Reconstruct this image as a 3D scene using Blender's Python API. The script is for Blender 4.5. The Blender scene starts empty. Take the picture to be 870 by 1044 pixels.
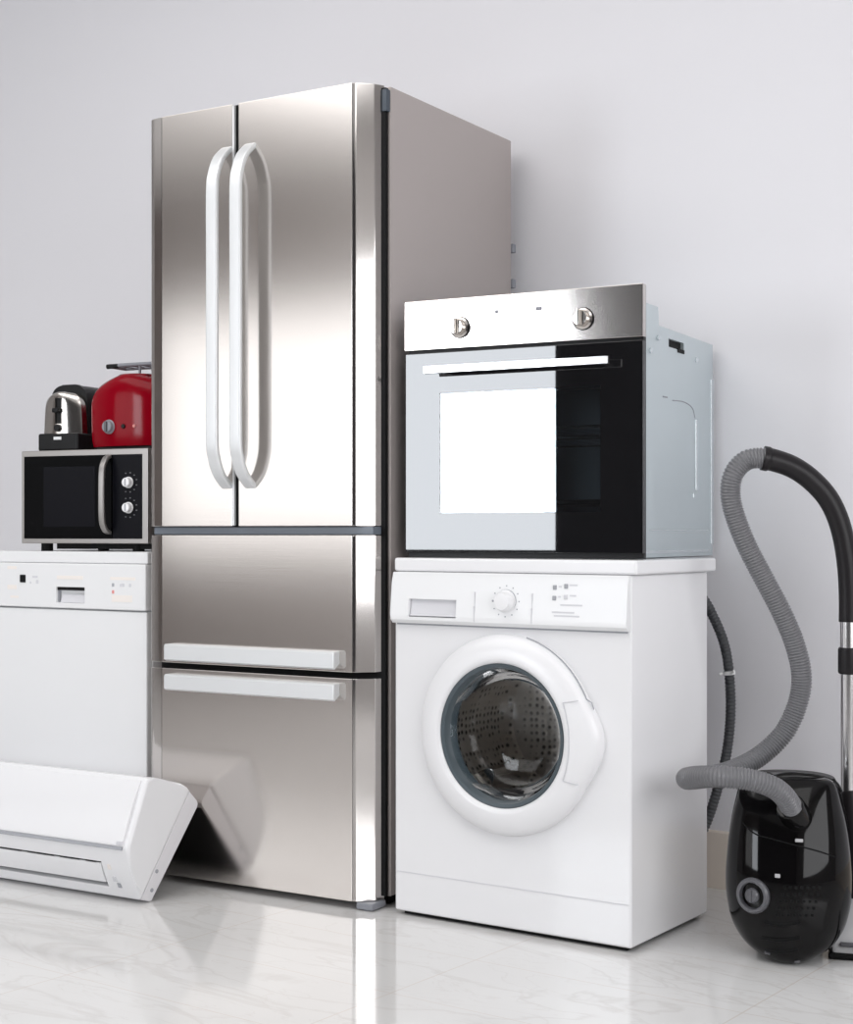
import bpy, bmesh, math, random
from mathutils import Vector, Matrix
random.seed(4)
S = bpy.context.scene
COL = S.collection
PI = math.pi

# ------------------------------------------------------------------ materials
def mat(name, col, rough=.5, metal=0., ior=1.5, coat=0., coat_rough=.05, aniso=0., spec=.5, emit=None):
    m = bpy.data.materials.new(name); m.use_nodes = True
    b = m.node_tree.nodes['Principled BSDF']
    b.inputs['Base Color'].default_value = (*col, 1)
    b.inputs['Roughness'].default_value = rough
    b.inputs['Metallic'].default_value = metal
    b.inputs['IOR'].default_value = ior
    b.inputs['Specular IOR Level'].default_value = spec
    b.inputs['Coat Weight'].default_value = coat
    b.inputs['Coat Roughness'].default_value = coat_rough
    if aniso:
        b.inputs['Anisotropic'].default_value = aniso
        t = m.node_tree.nodes.new('ShaderNodeTangent'); t.direction_type = 'RADIAL'; t.axis = 'X'
        m.node_tree.links.new(t.outputs[0], b.inputs['Tangent'])
    if emit:
        b.inputs['Emission Color'].default_value = (*emit[0], 1); b.inputs['Emission Strength'].default_value = emit[1]
    return m

def grain(m, scale, amount, rough_var=0., detail=2.):
    """fine surface grain: noise in object space -> bump (and a little roughness)"""
    nt = m.node_tree; b = nt.nodes['Principled BSDF']
    tc = nt.nodes.new('ShaderNodeTexCoord'); mp = nt.nodes.new('ShaderNodeMapping'); mp.inputs['Scale'].default_value = scale
    nz = nt.nodes.new('ShaderNodeTexNoise'); nz.inputs['Scale'].default_value = 1.; nz.inputs['Detail'].default_value = detail
    nt.links.new(tc.outputs['Object'], mp.inputs[0]); nt.links.new(mp.outputs[0], nz.inputs['Vector'])
    bp = nt.nodes.new('ShaderNodeBump'); bp.inputs['Strength'].default_value = amount; bp.inputs['Distance'].default_value = .002
    nt.links.new(nz.outputs['Fac'], bp.inputs['Height']); nt.links.new(bp.outputs[0], b.inputs['Normal'])
    if rough_var:
        r0 = b.inputs['Roughness'].default_value
        mr = nt.nodes.new('ShaderNodeMapRange'); mr.inputs['To Min'].default_value = r0 - rough_var; mr.inputs['To Max'].default_value = r0 + rough_var
        nt.links.new(nz.outputs['Fac'], mr.inputs['Value']); nt.links.new(mr.outputs[0], b.inputs['Roughness'])
    return m

M = {}
M['steel'] = grain(mat('brushed_steel', (.66, .625, .60), .15, 1., aniso=.55), (2, 2, 600), .012, .02)
M['steel_trim'] = mat('polished_steel', (.74, .71, .69), .10, 1.)
M['steel_handle'] = mat('satin_aluminium', (.74, .755, .765), .36, .35)
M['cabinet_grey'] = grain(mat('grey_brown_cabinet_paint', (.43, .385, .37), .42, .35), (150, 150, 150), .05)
M['gap'] = mat('black_rubber', (.006, .006, .0065), .6, spec=.15)
M['rail'] = mat('blue_grey_plastic', (.16, .185, .22), .35)
M['hinge'] = mat('dark_blue_grey_plastic', (.045, .06, .08), .4)
M['foot_grey'] = mat('grey_plastic', (.25, .26, .29), .45)
M['white'] = mat('white_enamel', (.82, .82, .835), .22, coat=.5, coat_rough=.06)
M['white_front'] = mat('white_satin_enamel', (.81, .815, .825), .30)
M['white_plastic'] = mat('white_plastic', (.83, .83, .845), .28)
M['ac_white'] = mat('ac_white_plastic', (.82, .82, .835), .35)
M['ac_rear'] = mat('ac_rear_plastic', (.74, .73, .75), .45)
M['print'] = mat('grey_print', (.36, .37, .40), .5)
M['print_light'] = mat('pale_grey_print', (.66, .66, .69), .5)
M['print_beige'] = mat('pale_beige_print', (.86, .81, .77), .5)
M['dark'] = mat('dark_plastic', (.009, .009, .010), .35, spec=.2)
M['red_led'] = mat('red_indicator', (.75, .28, .26), .4)
M['black_gloss'] = mat('black_gloss_plastic', (.010, .010, .011), .16, coat=.3)
M['black_glass'] = mat('black_glass', (.006, .006, .007), .015, ior=1.72)
M['mw_glass'] = mat('microwave_black_glass', (.002, .002, .0025), .08, spec=.03)
M['mw_panel'] = mat('microwave_panel_black', (.005, .005, .0075), .25, spec=.06)
M['mw_frame'] = grain(mat('microwave_silver', (.31, .295, .285), .34, .7), (3, 3, 300), .02)
M['galv'] = grain(mat('galvanised_steel', (.60, .665, .69), .36, .65), (12, 12, 12), .05, .05)
M['galv_hi'] = mat('pressed_edge_steel', (.72, .77, .80), .25, .8)
M['cavity'] = mat('oven_enamel', (.075, .095, .115), .4)
M['chrome'] = mat('chrome', (.80, .79, .79), .20, 1.)
M['knob_steel'] = mat('knob_steel', (.60, .57, .54), .16, 1.)
M['rubber'] = mat('grey_rubber', (.075, .095, .108), .4, spec=.35)
M['drum'] = None
M['red'] = mat('red_lacquer', (.235, .0006, .008), .13, spec=.16)
M['vac_black'] = mat('vacuum_black', (.003, .0027, .003), .07, spec=.24)
M['vac_dark'] = mat('vacuum_dark_grey', (.015, .0135, .015), .35, spec=.22)
M['vac_grey'] = mat('vacuum_light_grey', (.46, .46, .47), .4)
M['dial_grey'] = mat('dial_grey', (.085, .085, .095), .3)
M['hose'] = mat('hose_grey', (.16, .16, .17), .28)
M['drain'] = mat('drain_hose_grey', (.055, .058, .063), .5)
M['tie'] = mat('white_tie', (.8, .8, .8), .5)

def drum_mat():
    m = mat('perforated_drum_steel', (.42, .385, .36), .32, .9)
    nt = m.node_tree; b = nt.nodes['Principled BSDF']
    tc = nt.nodes.new('ShaderNodeTexCoord')
    vo = nt.nodes.new('ShaderNodeTexVoronoi'); vo.inputs['Scale'].default_value = 62.; vo.inputs['Randomness'].default_value = .35
    nt.links.new(tc.outputs['Object'], vo.inputs['Vector'])
    cr = nt.nodes.new('ShaderNodeValToRGB'); cr.color_ramp.elements[0].position = .14; cr.color_ramp.elements[1].position = .42
    cr.color_ramp.elements[0].color = (.05, .045, .04, 1); cr.color_ramp.elements[1].color = (.58, .53, .49, 1)
    nt.links.new(vo.outputs['Distance'], cr.inputs[0]); nt.links.new(cr.outputs[0], b.inputs['Base Color'])
    bp = nt.nodes.new('ShaderNodeBump'); bp.inputs['Strength'].default_value = .5; bp.inputs['Distance'].default_value = .004
    nt.links.new(vo.outputs['Distance'], bp.inputs['Height']); nt.links.new(bp.outputs[0], b.inputs['Normal'])
    return m
M['drum'] = drum_mat()

def glass_mat(name, tint, ior, rough=.0):
    """a thin pane: reflection by Fresnel over tinted see-through glass"""
    m = bpy.data.materials.new(name); m.use_nodes = True; nt = m.node_tree
    nt.nodes.remove(nt.nodes['Principled BSDF']); out = nt.nodes['Material Output']
    tr = nt.nodes.new('ShaderNodeBsdfTransparent'); tr.inputs[0].default_value = (*tint, 1)
    gl = nt.nodes.new('ShaderNodeBsdfGlossy'); gl.inputs['Roughness'].default_value = rough
    fr = nt.nodes.new('ShaderNodeFresnel'); fr.inputs['IOR'].default_value = ior
    mx = nt.nodes.new('ShaderNodeMixShader')
    nt.links.new(fr.outputs[0], mx.inputs[0]); nt.links.new(tr.outputs[0], mx.inputs[1]); nt.links.new(gl.outputs[0], mx.inputs[2])
    nt.links.new(mx.outputs[0], out.inputs['Surface'])
    return m
M['oven_pane'] = glass_mat('oven_window_glass', (.78, .83, .86), 2.05, .01)
M['porthole'] = glass_mat('porthole_glass', (.80, .84, .86), 1.32, .03)

def floor_mat():
    m = mat('white_marble_tiles', (.8, .8, .8), .09, spec=.55)
    nt = m.node_tree; b = nt.nodes['Principled BSDF']; L = nt.links.new
    geo = nt.nodes.new('ShaderNodeNewGeometry')
    mp = nt.nodes.new('ShaderNodeMapping'); mp.vector_type = 'TEXTURE'
    mp.inputs['Rotation'].default_value = (0, 0, -.6353)
    L(geo.outputs['Position'], mp.inputs[0])
    # grout lines of 0.6 x 0.3 m tiles
    sp = nt.nodes.new('ShaderNodeSeparateXYZ'); L(mp.outputs[0], sp.inputs[0])
    def math_(op, a, c=None, d=None):
        n = nt.nodes.new('ShaderNodeMath'); n.operation = op
        for i, v in enumerate((a, c, d)):
            if v is None: continue
            if isinstance(v, (int, float)): n.inputs[i].default_value = v
            else: L(v, n.inputs[i])
        return n.outputs[0]
    def line(coord, off, period, half):
        t = math_('MULTIPLY', math_('ADD', coord, -off), 1. / period)
        fr = math_('ABSOLUTE', math_('SUBTRACT', math_('FRACT', math_('ADD', t, 1000.5)), .5))
        return math_('LESS_THAN', fr, half / period)
    gx = line(sp.outputs['X'], -2.4456, .6, .0016)
    gy = line(sp.outputs['Y'], 2.387, .2885, .0013)
    g = math_('MAXIMUM', gx, gy)
    # veins
    def vein(scale, dist, lo, hi, rot):
        mv = nt.nodes.new('ShaderNodeMapping'); mv.inputs['Rotation'].default_value = (0, 0, rot); mv.inputs['Scale'].default_value = (1, 2.6, 1)
        L(mp.outputs[0], mv.inputs[0])
        n1 = nt.nodes.new('ShaderNodeTexNoise'); n1.inputs['Scale'].default_value = scale; n1.inputs['Detail'].default_value = 5; n1.inputs['Distortion'].default_value = dist
        L(mv.outputs[0], n1.inputs['Vector'])
        a = math_('ABSOLUTE', math_('SUBTRACT', n1.outputs['Fac'], .5))
        mr = nt.nodes.new('ShaderNodeMapRange'); mr.inputs['From Min'].default_value = lo; mr.inputs['From Max'].default_value = hi
        mr.inputs['To Min'].default_value = 1; mr.inputs['To Max'].default_value = 0
        L(a, mr.inputs['Value']); return mr.outputs[0]
    v1 = vein(1.5, .8, .0, .018, .5); v2 = vein(3.1, 1.4, .0, .014, -.3)
    n3 = nt.nodes.new('ShaderNodeTexNoise'); n3.inputs['Scale'].default_value = 1.3; n3.inputs['Detail'].default_value = 3
    L(mp.outputs[0], n3.inputs['Vector'])
    base = nt.nodes.new('ShaderNodeValToRGB'); base.color_ramp.elements[0].position = .3; base.color_ramp.elements[1].position = .7
    base.color_ramp.elements[0].color = (.66, .65, .64, 1); base.color_ramp.elements[1].color = (.75, .75, .745, 1)
    L(n3.outputs['Fac'], base.inputs[0])
    def mix(fac, a, col, k):
        mx = nt.nodes.new('ShaderNodeMix'); mx.data_type = 'RGBA'
        L(math_('MULTIPLY', fac, k), mx.inputs[0]); L(a, mx.inputs[6]); mx.inputs[7].default_value = (*col, 1); return mx.outputs[2]
    c = mix(v1, base.outputs[0], (.50, .47, .45), .30)
    c = mix(v2, c, (.56, .53, .51), .28)
    c = mix(g, c, (.60, .53, .48), .6)
    L(c, b.inputs['Base Color'])
    return m

def wall_mat(name, col, rough=.75):
    m = mat(name, col, rough, spec=.25)
    return grain(m, (60, 60, 60), .03)
M['floor'] = floor_mat()
M['wall'] = wall_mat('lavender_white_paint', (.79, .785, .815))
M['wall_far'] = wall_mat('taupe_paint', (.30, .265, .25))
M['wall_side'] = wall_mat('grey_paint', (.42, .405, .40))
M['charcoal_dark'] = wall_mat('charcoal_matt', (.045, .043, .045), .8)  # charcoal for the added dark panel and the assumed window frame
M['ceiling'] = wall_mat('ceiling_paint', (.78, .77, .76))
M['base'] = grain(mat('beige_skirting_tile', (.80, .72, .635), .35), (20, 20, 20), .02)

# ------------------------------------------------------------------ mesh helpers
def box(bm, x0, x1, y0, y1, z0, z1, bev=0., seg=2):
    r = bmesh.ops.create_cube(bm, size=1.)
    vs = r['verts']
    for v in vs:
        v.co = Vector(((x0 + x1) / 2 + v.co.x * (x1 - x0), (y0 + y1) / 2 + v.co.y * (y1 - y0), (z0 + z1) / 2 + v.co.z * (z1 - z0)))
    if bev:
        es = list({e for v in vs for e in v.link_edges})
        bmesh.ops.bevel(bm, geom=es, offset=bev, segments=seg, affect='EDGES', profile=.5)
    return bm

def prism(bm, pts, axis, a0, a1, bev=0., seg=2):
    def P(p, a):
        return {'x': (a, p[0], p[1]), 'y': (p[0], a, p[1]), 'z': (p[0], p[1], a)}[axis]
    A = [bm.verts.new(P(p, a0)) for p in pts]; B = [bm.verts.new(P(p, a1)) for p in pts]
    n = len(pts); fs = [bm.faces.new(A), bm.faces.new(B[::-1])]
    for i in range(n):
        bm.faces.new((A[i], B[i], B[(i + 1) % n], A[(i + 1) % n]))
    if bev:
        es = list({e for f in fs for e in f.edges})
        bmesh.ops.bevel(bm, geom=es, offset=bev, segments=seg, affect='EDGES', profile=.5)
    return bm

def smooth_path(pts, per=10, closed=False):
    pts = [Vector(p) for p in pts]; out = []
    n = len(pts)
    for i in range(n - 1):
        p0 = pts[i - 1] if i > 0 else pts[i] * 2 - pts[i + 1]
        p1, p2 = pts[i], pts[i + 1]
        p3 = pts[i + 2] if i + 2 < n else pts[i + 1] * 2 - pts[i]
        for k in range(per):
            t = k / per
            out.append(.5 * ((2 * p1) + (-p0 + p2) * t + (2 * p0 - 5 * p1 + 4 * p2 - p3) * t * t + (-p0 + 3 * p1 - 3 * p2 + p3) * t ** 3))
    out.append(pts[-1]); return out

def resample(pts, step):
    out = [pts[0]]; acc = 0.
    for a, b in zip(pts, pts[1:]):
        d = (b - a).length; 
        if d < 1e-9: continue
        pos = step - acc
        while pos <= d:
            out.append(a.lerp(b, pos / d)); pos += step
        acc = (acc + d) % step
    return out

def tube(bm, pts, r, n=16):
    """round tube; r a number or a function of the ring index"""
    pts = [Vector(p) for p in pts]; rings = []; up = None
    for i, p in enumerate(pts):
        t = (pts[min(i + 1, len(pts) - 1)] - pts[max(i - 1, 0)]).normalized()
        if up is None:
            up = Vector((0, 0, 1)) if abs(t.z) < .9 else Vector((1, 0, 0))
        s = t.cross(up).normalized(); up = s.cross(t).normalized()
        rr = r(i) if callable(r) else r
        rings.append([bm.verts.new(p + (s * math.cos(2 * PI * k / n) + up * math.sin(2 * PI * k / n)) * rr) for k in range(n)])
    for a, b in zip(rings, rings[1:]):
        for k in range(n):
            bm.faces.new((a[k], a[(k + 1) % n], b[(k + 1) % n], b[k]))
    bm.faces.new(rings[0][::-1]); bm.faces.new(rings[-1])
    return bm

def sweep(bm, pts, sec, side=(1, 0, 0)):
    """sweep a flat section (s along `side`, o outward) along a path in a plane normal to `side`"""
    pts = [Vector(p) for p in pts]; side = Vector(side); rings = []
    for i, p in enumerate(pts):
        t = (pts[min(i + 1, len(pts) - 1)] - pts[max(i - 1, 0)]).normalized()
        o = side.cross(t).normalized()
        rings.append([bm.verts.new(p + side * a + o * b) for a, b in sec])
    n = len(sec)
    for a, b in zip(rings, rings[1:]):
        for k in range(n):
            bm.faces.new((a[k], a[(k + 1) % n], b[(k + 1) % n], b[k]))
    bm.faces.new(rings[0][::-1]); bm.faces.new(rings[-1])
    return bm

def rrect(w, h, r, n=3):
    pts = []
    for cx, cy, a0 in ((w / 2 - r, h / 2 - r, 0), (-w / 2 + r, h / 2 - r, PI / 2), (-w / 2 + r, -h / 2 + r, PI), (w / 2 - r, -h / 2 + r, 1.5 * PI)):
        for k in range(n + 1):
            a = a0 + PI / 2 * k / n
            pts.append((cx + r * math.cos(a), cy + r * math.sin(a)))
    return pts

def lathe(bm, prof, c, axis='y', n=64, cap0=False, cap1=False):
    """profile of (radius, height along axis)"""
    rings = []
    for r, hh in prof:
        ring = []
        for k in range(n):
            a = 2 * PI * k / n
            q = {'y': (r * math.cos(a), hh, r * math.sin(a)), 'z': (r * math.cos(a), r * math.sin(a), hh), 'x': (hh, r * math.cos(a), r * math.sin(a))}[axis]
            ring.append(bm.verts.new(Vector(c) + Vector(q)))
        rings.append(ring)
    for a, b in zip(rings, rings[1:]):
        for k in range(n):
            bm.faces.new((a[k], a[(k + 1) % n], b[(k + 1) % n], b[k]))
    if cap0: bm.faces.new(rings[0][::-1])
    if cap1: bm.faces.new(rings[-1])
    return bm

def disc(bm, c, r, h0, h1, axis='y', n=32, bev=0.):
    if bev:
        return lathe(bm, [(r, h1), (r, h0 + bev), (r - bev * .3, h0 + bev * .3), (r - bev, h0)], c, axis, n, True, True)
    return lathe(bm, [(r, h1), (r, h0)], c, axis, n, True, True)

def obj(name, bm, material, parent=None, smooth=35, label=None):
    bmesh.ops.recalc_face_normals(bm, faces=bm.faces)
    me = bpy.data.meshes.new(name); bm.to_mesh(me); bm.free()
    for p in me.polygons: p.use_smooth = True
    me.set_sharp_from_angle(angle=math.radians(smooth))
    o = bpy.data.objects.new(name, me); COL.objects.link(o)
    me.materials.append(material)
    if parent: o.parent = parent
    if label: o['label'] = label
    wn = o.modifiers.new('weighted', 'WEIGHTED_NORMAL'); wn.keep_sharp = True; wn.weight = 100
    return o

def cut(o, bm):
    """subtract a cutter mesh from an object for good"""
    bmesh.ops.recalc_face_normals(bm, faces=bm.faces)
    cm = bpy.data.meshes.new('cut'); bm.to_mesh(cm); bm.free()
    c = bpy.data.objects.new('cut', cm); COL.objects.link(c)
    c.parent = o.parent
    o.modifiers.clear()
    md = o.modifiers.new('b', 'BOOLEAN'); md.operation = 'DIFFERENCE'; md.object = c; md.solver = 'EXACT'
    dg = bpy.context.evaluated_depsgraph_get(); dg.update()
    nm = bpy.data.meshes.new_from_object(o.evaluated_get(dg))
    old = o.data; o.modifiers.clear(); o.data = nm; nm.name = o.name
    for p in nm.polygons: p.use_smooth = True
    nm.set_sharp_from_angle(angle=math.radians(35))
    wn = o.modifiers.new('weighted', 'WEIGHTED_NORMAL'); wn.keep_sharp = True; wn.weight = 100
    bpy.data.meshes.remove(old); bpy.data.objects.remove(c); bpy.data.meshes.remove(cm)

def B(): return bmesh.new()

def thing(name, loc, yaw, label, cat):
    o = bpy.data.objects.new(name, None); COL.objects.link(o)
    o.empty_display_size = .1
    o.location = loc; o.rotation_euler = (0, 0, -yaw)
    o['label'] = label; o['category'] = cat
    return o

def lid(bm, *a): return bm

# ------------------------------------------------------------------ room
RY = .637
U = Vector((math.cos(RY), -math.sin(RY), 0)); W = Vector((-math.sin(RY), -math.cos(RY), 0)); P0 = Vector((.735, 3.905, 0))
def room(u, w, z): return P0 + U * u + W * w + Vector((0, 0, z))
UL, UR, WF, HC = -6.2, 3.2, 5.5, 3.05
wuD, wuE = -1.44, UR
def slab(name, corners, material, normal_off):
    """a slab with real thickness: corners counter-clockwise plus an offset vector for its back"""
    bm = B(); A = [bm.verts.new(c) for c in corners]; Bv = [bm.verts.new(Vector(c) + Vector(normal_off)) for c in corners]
    bm.faces.new(A); bm.faces.new(Bv[::-1])
    for i in range(4): bm.faces.new((A[i], Bv[i], Bv[(i + 1) % 4], A[(i + 1) % 4]))
    o = obj(name, bm, material); o['kind'] = 'structure'; return o
slab('floor', [room(UL, 0, 0), room(UR, 0, 0), room(UR, WF, 0), room(UL, WF, 0)], M['floor'], (0, 0, -.1))
slab('ceiling', [room(UL, 0, HC), room(UR, 0, HC), room(UR, WF, HC), room(UL, WF, HC)], M['ceiling'], (0, 0, .1))
slab('wall_back', [room(UL, 0, 0), room(UR, 0, 0), room(UR, 0, HC), room(UL, 0, HC)], M['wall'], -W * .1)
slab('wall_front', [room(UL, WF, 0), room(UR, WF, 0), room(UR, WF, HC), room(UL, WF, HC)], M['wall_far'], W * .1)
slab('unseen_dark_panel', [room(wuD, WF - .06, 0), room(wuE, WF - .06, 0), room(wuE, WF - .06, HC), room(wuD, WF - .06, HC)], M['charcoal_dark'], W * .06)  # unseen dark panel, added to keep part of the oven glass reflection black
slab('wall_left', [room(UL, 0, 0), room(UL, WF, 0), room(UL, WF, HC), room(UL, 0, HC)], M['wall_side'], -U * .1)
slab('wall_right', [room(UR, 0, 0), room(UR, WF, 0), room(UR, WF, HC), room(UR, 0, HC)], M['wall_side'], U * .1)
bm = B()
prof = [(0, 0), (.012, 0), (.012, .140), (.008, .1435), (0, .1435)]
A = [bm.verts.new(room(UL, w, z)) for w, z in prof]; Bv = [bm.verts.new(room(UR, w, z)) for w, z in prof]
bm.faces.new(A); bm.faces.new(Bv[::-1])
for i in range(5): bm.faces.new((A[i], Bv[i], Bv[(i + 1) % 5], A[(i + 1) % 5]))
o = obj('baseboard_back', bm, M['base']); o['kind'] = 'structure'

# ------------------------------------------------------------------ refrigerator
FR = thing('refrigerator', (-.7008, 3.9967, 0), .5462,
           'tall stainless steel french door refrigerator with two long bow handles and two lower drawers', 'refrigerator')
H = 1.948; XL, XR = -.019, .6835; F0, F1 = .030, .616      # flat part of the front, then curved edges
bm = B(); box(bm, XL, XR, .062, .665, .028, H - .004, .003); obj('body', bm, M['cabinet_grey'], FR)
bm = B(); box(bm, XL + .006, XR - .0075, .050, .0625, .03, H - .008); obj('gasket', bm, M['gap'], FR)
trimR = [(F1 + .0004, .0010), (.6205, .0022), (.6245, .0050), (.6540, .0335), (.6570, .0375), (.6680, .0570), (F1 - .0, .057)]
trimL = [(F0 - .0015, .0015), (F0 - .0015, .057), (-.019, .057), (-.019, .022), (-.016, .013), (-.008, .0065), (.005, .003)]
def fridge_door(name, x0, x1, z0, z1, left, right, label=None):
    bm = B()
    box(bm, x0, x1, 0, .05, z0, z1, .0018, 2)
    d = obj(name, bm, M['steel'], FR, label=label)
    for on, pr in ((left, trimL), (right, trimR)):
        if on:
            b2 = B(); prism(b2, pr, 'z', z0 + .0008, z1 - .0008, .001, 1)
            obj('edge_trim', b2, M['steel_trim'], d, 40)
    return d
dl = fridge_door('door', F0, .2580, .9040, H, True, False, 'left upper steel door')
dr = fridge_door('door', .2770, F1, .9040, H, False, True, 'right upper steel door')
w1 = fridge_door('drawer', F0, F1, .5585, .8825, True, True, 'upper steel drawer')
w2 = fridge_door('drawer', F0, F1, .0195, .5445, True, True, 'lower deep steel drawer')
bm = B(); box(bm, .2585, .2765, .008, .055, .905, H - .002); obj('centre_post', bm, M['gap'], FR)
bm = B(); box(bm, .2578, .2632, -.0005, .010, .906, H - .003, .001, 1); obj('seal_strip', bm, M['steel_handle'], dl)
bm = B(); box(bm, XL + .01, .664, .016, .052, .884, .9025, .002); obj('crossbar', bm, M['rail'], FR)
for d, xc in ((dl, .2420), (dr, .3150)):
    z0, z1, pr = 1.003, 1.838, -.058
    path = [(xc, .002, z0), (xc, -.012, z0 + .010), (xc, -.034, z0 + .032), (xc, -.050, z0 + .066), (xc, pr, z0 + .115), (xc, pr, z0 + .3), (xc, pr, (z0 + z1) / 2),
            (xc, pr, z1 - .3), (xc, pr, z1 - .115), (xc, -.050, z1 - .066), (xc, -.034, z1 - .032), (xc, -.012, z1 - .010), (xc, .002, z1)]
    bm = B(); sweep(bm, smooth_path(path, 6), rrect(.033, .014, .004)); obj('handle', bm, M['steel_handle'], d)
for d, za, zb in ((w1, .5655, .6075), (w2, .4910, .5315)):
    bm = B(); prism(bm, [(.0005, za + .012), (-.020, za), (-.027, za + .004), (-.027, zb - .004), (-.023, zb), (.0005, zb)], 'x', .060, .580, .0015, 1)
    obj('handle', bm, M['steel_handle'], d)
bm = B(); box(bm, .667, .6815, .048, .068, 1.884, 1.936, .002); obj('hinge', bm, M['hinge'], FR)
bm = B(); box(bm, XL + .02, XR - .02, .085, .12, .004, .032); obj('plinth', bm, M['gap'], FR)
for x, y in ((.05, .10), (.63, .10), (.05, .60), (.63, .60)):
    bm = B(); disc(bm, (x, y, 0), .022, 0, .010, 'z', 24); disc(bm, (x, y, 0), .010, .009, .032, 'z', 16); obj('foot', bm, M['foot_grey'], FR)
bm = B(); box(bm, .622, .668, .006, .066, .0025, .0185, .003); disc(bm, (.646, .022, 0), .012, 0, .006, 'z', 20); obj('lower_hinge', bm, M['foot_grey'], FR)
for z in (1.655, 1.560):
    bm = B(); box(bm, XR - .018, XR + .006, .664, .682, z - .012, z + .012, .003); obj('pipe_clip', bm, M['foot_grey'], FR)

# ------------------------------------------------------------------ washing machine
WA = thing('washing_machine', (-.0741, 3.6414, 0), .6013,
           'white front loading washing machine with round porthole door standing under the built-in oven', 'washing machine')
ww, wd, wz, wt = .614, .386, .010, .8304
DC = (.309, 0, .441)
bm = B(); box(bm, 0, ww, 0, wd, wz, .7985, .006, 3)
body = obj('body', bm, M['white'], WA)
bm = B(); disc(bm, DC, .178, -.1, .30, 'y', 64); cut(body, bm)
bm = B(); box(bm, -.003, ww + .012, .001, wd + .022, .7990, wt, .006, 3); obj('worktop', bm, M['white'], WA)
# bulging control panel
bm = B(); prism(bm, [(.004, .7975), (-.008, .7975), (-.013, .775), (-.020, .700), (-.0195, .688), (-.012, .680), (.004, .680)], 'x', .001, ww - .002, .002, 2)
panel = obj('control_panel', bm, M['white_front'], WA)
bm = B(); box(bm, .052, .183, -.06, -.004, .6955, .7365); cut(panel, bm)
def py(z): return -.013 - (.775 - z) / .075 * .007 if z < .775 else -.008 - (.7975 - z) / .0225 * .005
bm = B(); prism(bm, [(-.0035, .7365), (-.0075, .7365), (-.013, .702), (-.018, .698), (-.0035, .6965)], 'x', .053, .182); obj('detergent_drawer', bm, M['print_light'], WA)
for x0, x1, z0, z1 in ((.232, .233, .690, .788), (.381, .382, .690, .788)):
    bm = B(); box(bm, x0, x1, py(z0) - .0004, 0, z0, z0 + .034); box(bm, x0, x1, py(z0 + .034) - .0004, 0, z0 + .034, z0 + .066); box(bm, x0, x1, py(z1) - .0003, 0, z0 + .066, z1)
    obj('panel_seam', bm, M['print_light'], panel)
kz = .737; kc = (.314, py(kz), kz)
bm = B(); lathe(bm, [(.0255, .002), (.0255, -.003), (.0215, -.005), (.0205, -.018), (.0185, -.021), (.0001, -.0215)], kc, 'y', 40, True, True); knob = obj('programme_knob', bm, M['white_plastic'], WA)
bm = B(); lathe(bm, [(.0262, .003), (.0262, -.0008), (.0246, -.0022), (.0246, .003)], kc, 'y', 40); obj('knob_ring', bm, M['print'], knob)
bm = B()
for k in range(12):
    a = k / 12 * 2 * PI
    r = .034; x = kc[0] + r * math.cos(a); z = kz + r * math.sin(a)
    s = .0022 if k in (6,) else .0014
    box(bm, x - s, x + s, py(z) - .0006, py(z) + .003, z - s, z + s)
obj('dial_mark', bm, M['print'], panel)
for x, z, s, mm in ((.4365, .770, .0042, 'print'), (.4365, .747, .0042, 'print'), (.4645, .773, .0042, 'print'), (.4645, .750, .0042, 'print_light')):
    bm = B(); box(bm, x - s, x + s, py(z) - .003, py(z) + .004, z - s * 1.2, z + s * 1.2, .001, 1); obj('button', bm, M[mm], panel)
bm = B()
for x0, x1, z in ((.446, .453, .772), (.473, .492, .7755), (.474, .490, .753), (.446, .452, .750), (.452, .506, .7325), (.432, .487, .7165), (.437, .500, .709)):
    box(bm, x0, x1, py(z) - .0007, py(z) + .003, z - .0018, z + .0018)
obj('printed_text', bm, M['print_light'], panel)
# plinth flap seam
bm = B(); box(bm, .006, ww - .008, -.0008, .002, .1005, .1025); obj('flap_seam', bm, M['print_light'], WA)
bm = B(); box(bm, .008, ww - .008, -.0018, .004, .6755, .6800); obj('panel_gap', bm, M['print'], WA)
for x, y in ((.05, .05), (ww - .05, .05), (.05, wd - .05), (ww - .05, wd - .05)):
    bm = B(); disc(bm, (x, y, 0), .024, 0, .013, 'z', 24); obj('foot', bm, M['gap'], WA)
bm = B(); box(bm, .02, ww - .015, .012, wd - .012, .003, .012); obj('base_tray', bm, M['gap'], WA)
# door: ring with a grip bulge on the right
bm = B(); N = 96
prof = [(.223, .001), (.223, -.012), (.2185, -.022), (.208, -.030), (.190, -.036), (.172, -.038), (.163, -.036), (.158, -.028), (.156, .001)]
rings = []
for r, y in prof:
    ring = []
    for k in range(N):
        a = 2 * PI * k / N
        a2 = (a + PI) % (2 * PI) - PI
        g = max(0., 1 - abs(a2) / .50); g = g * g * (3 - 2 * g) * .95
        rr = r + (.020 * g * max(0, (r - .165) / .058))
        ring.append(bm.verts.new((DC[0] + rr * math.cos(a), y, DC[2] + rr * math.sin(a))))
    rings.append(ring)
for a, b in zip(rings, rings[1:] + rings[:1]):
    for k in range(N): bm.faces.new((a[k], a[(k + 1) % N], b[(k + 1) % N], b[k]))
door = obj('door', bm, M['white_plastic'], WA, 50)
bm = B()
arc = [(DC[0] + .176 * math.cos(a), -.0385, DC[2] + .205 * math.sin(a)) for a in [(-.42 + .84 * k / 16) for k in range(17)]]
tube(bm, arc, .0011, 6)
for s in (-1, 1):
    p = arc[0 if s < 0 else -1]; tube(bm, [p, (p[0] + .035, -.0325, p[2] + s * .006)], .0011, 6)
obj('grip', bm, M['print_light'], door)
bm = B()
arc = [(DC[0] + (.2245 + (.010 if a < .4 else 0)) * math.cos(a), -.013, DC[2] + .2245 * math.sin(a)) for a in [(.32 + 1.0 * k / 30) for k in range(31)]]
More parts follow.
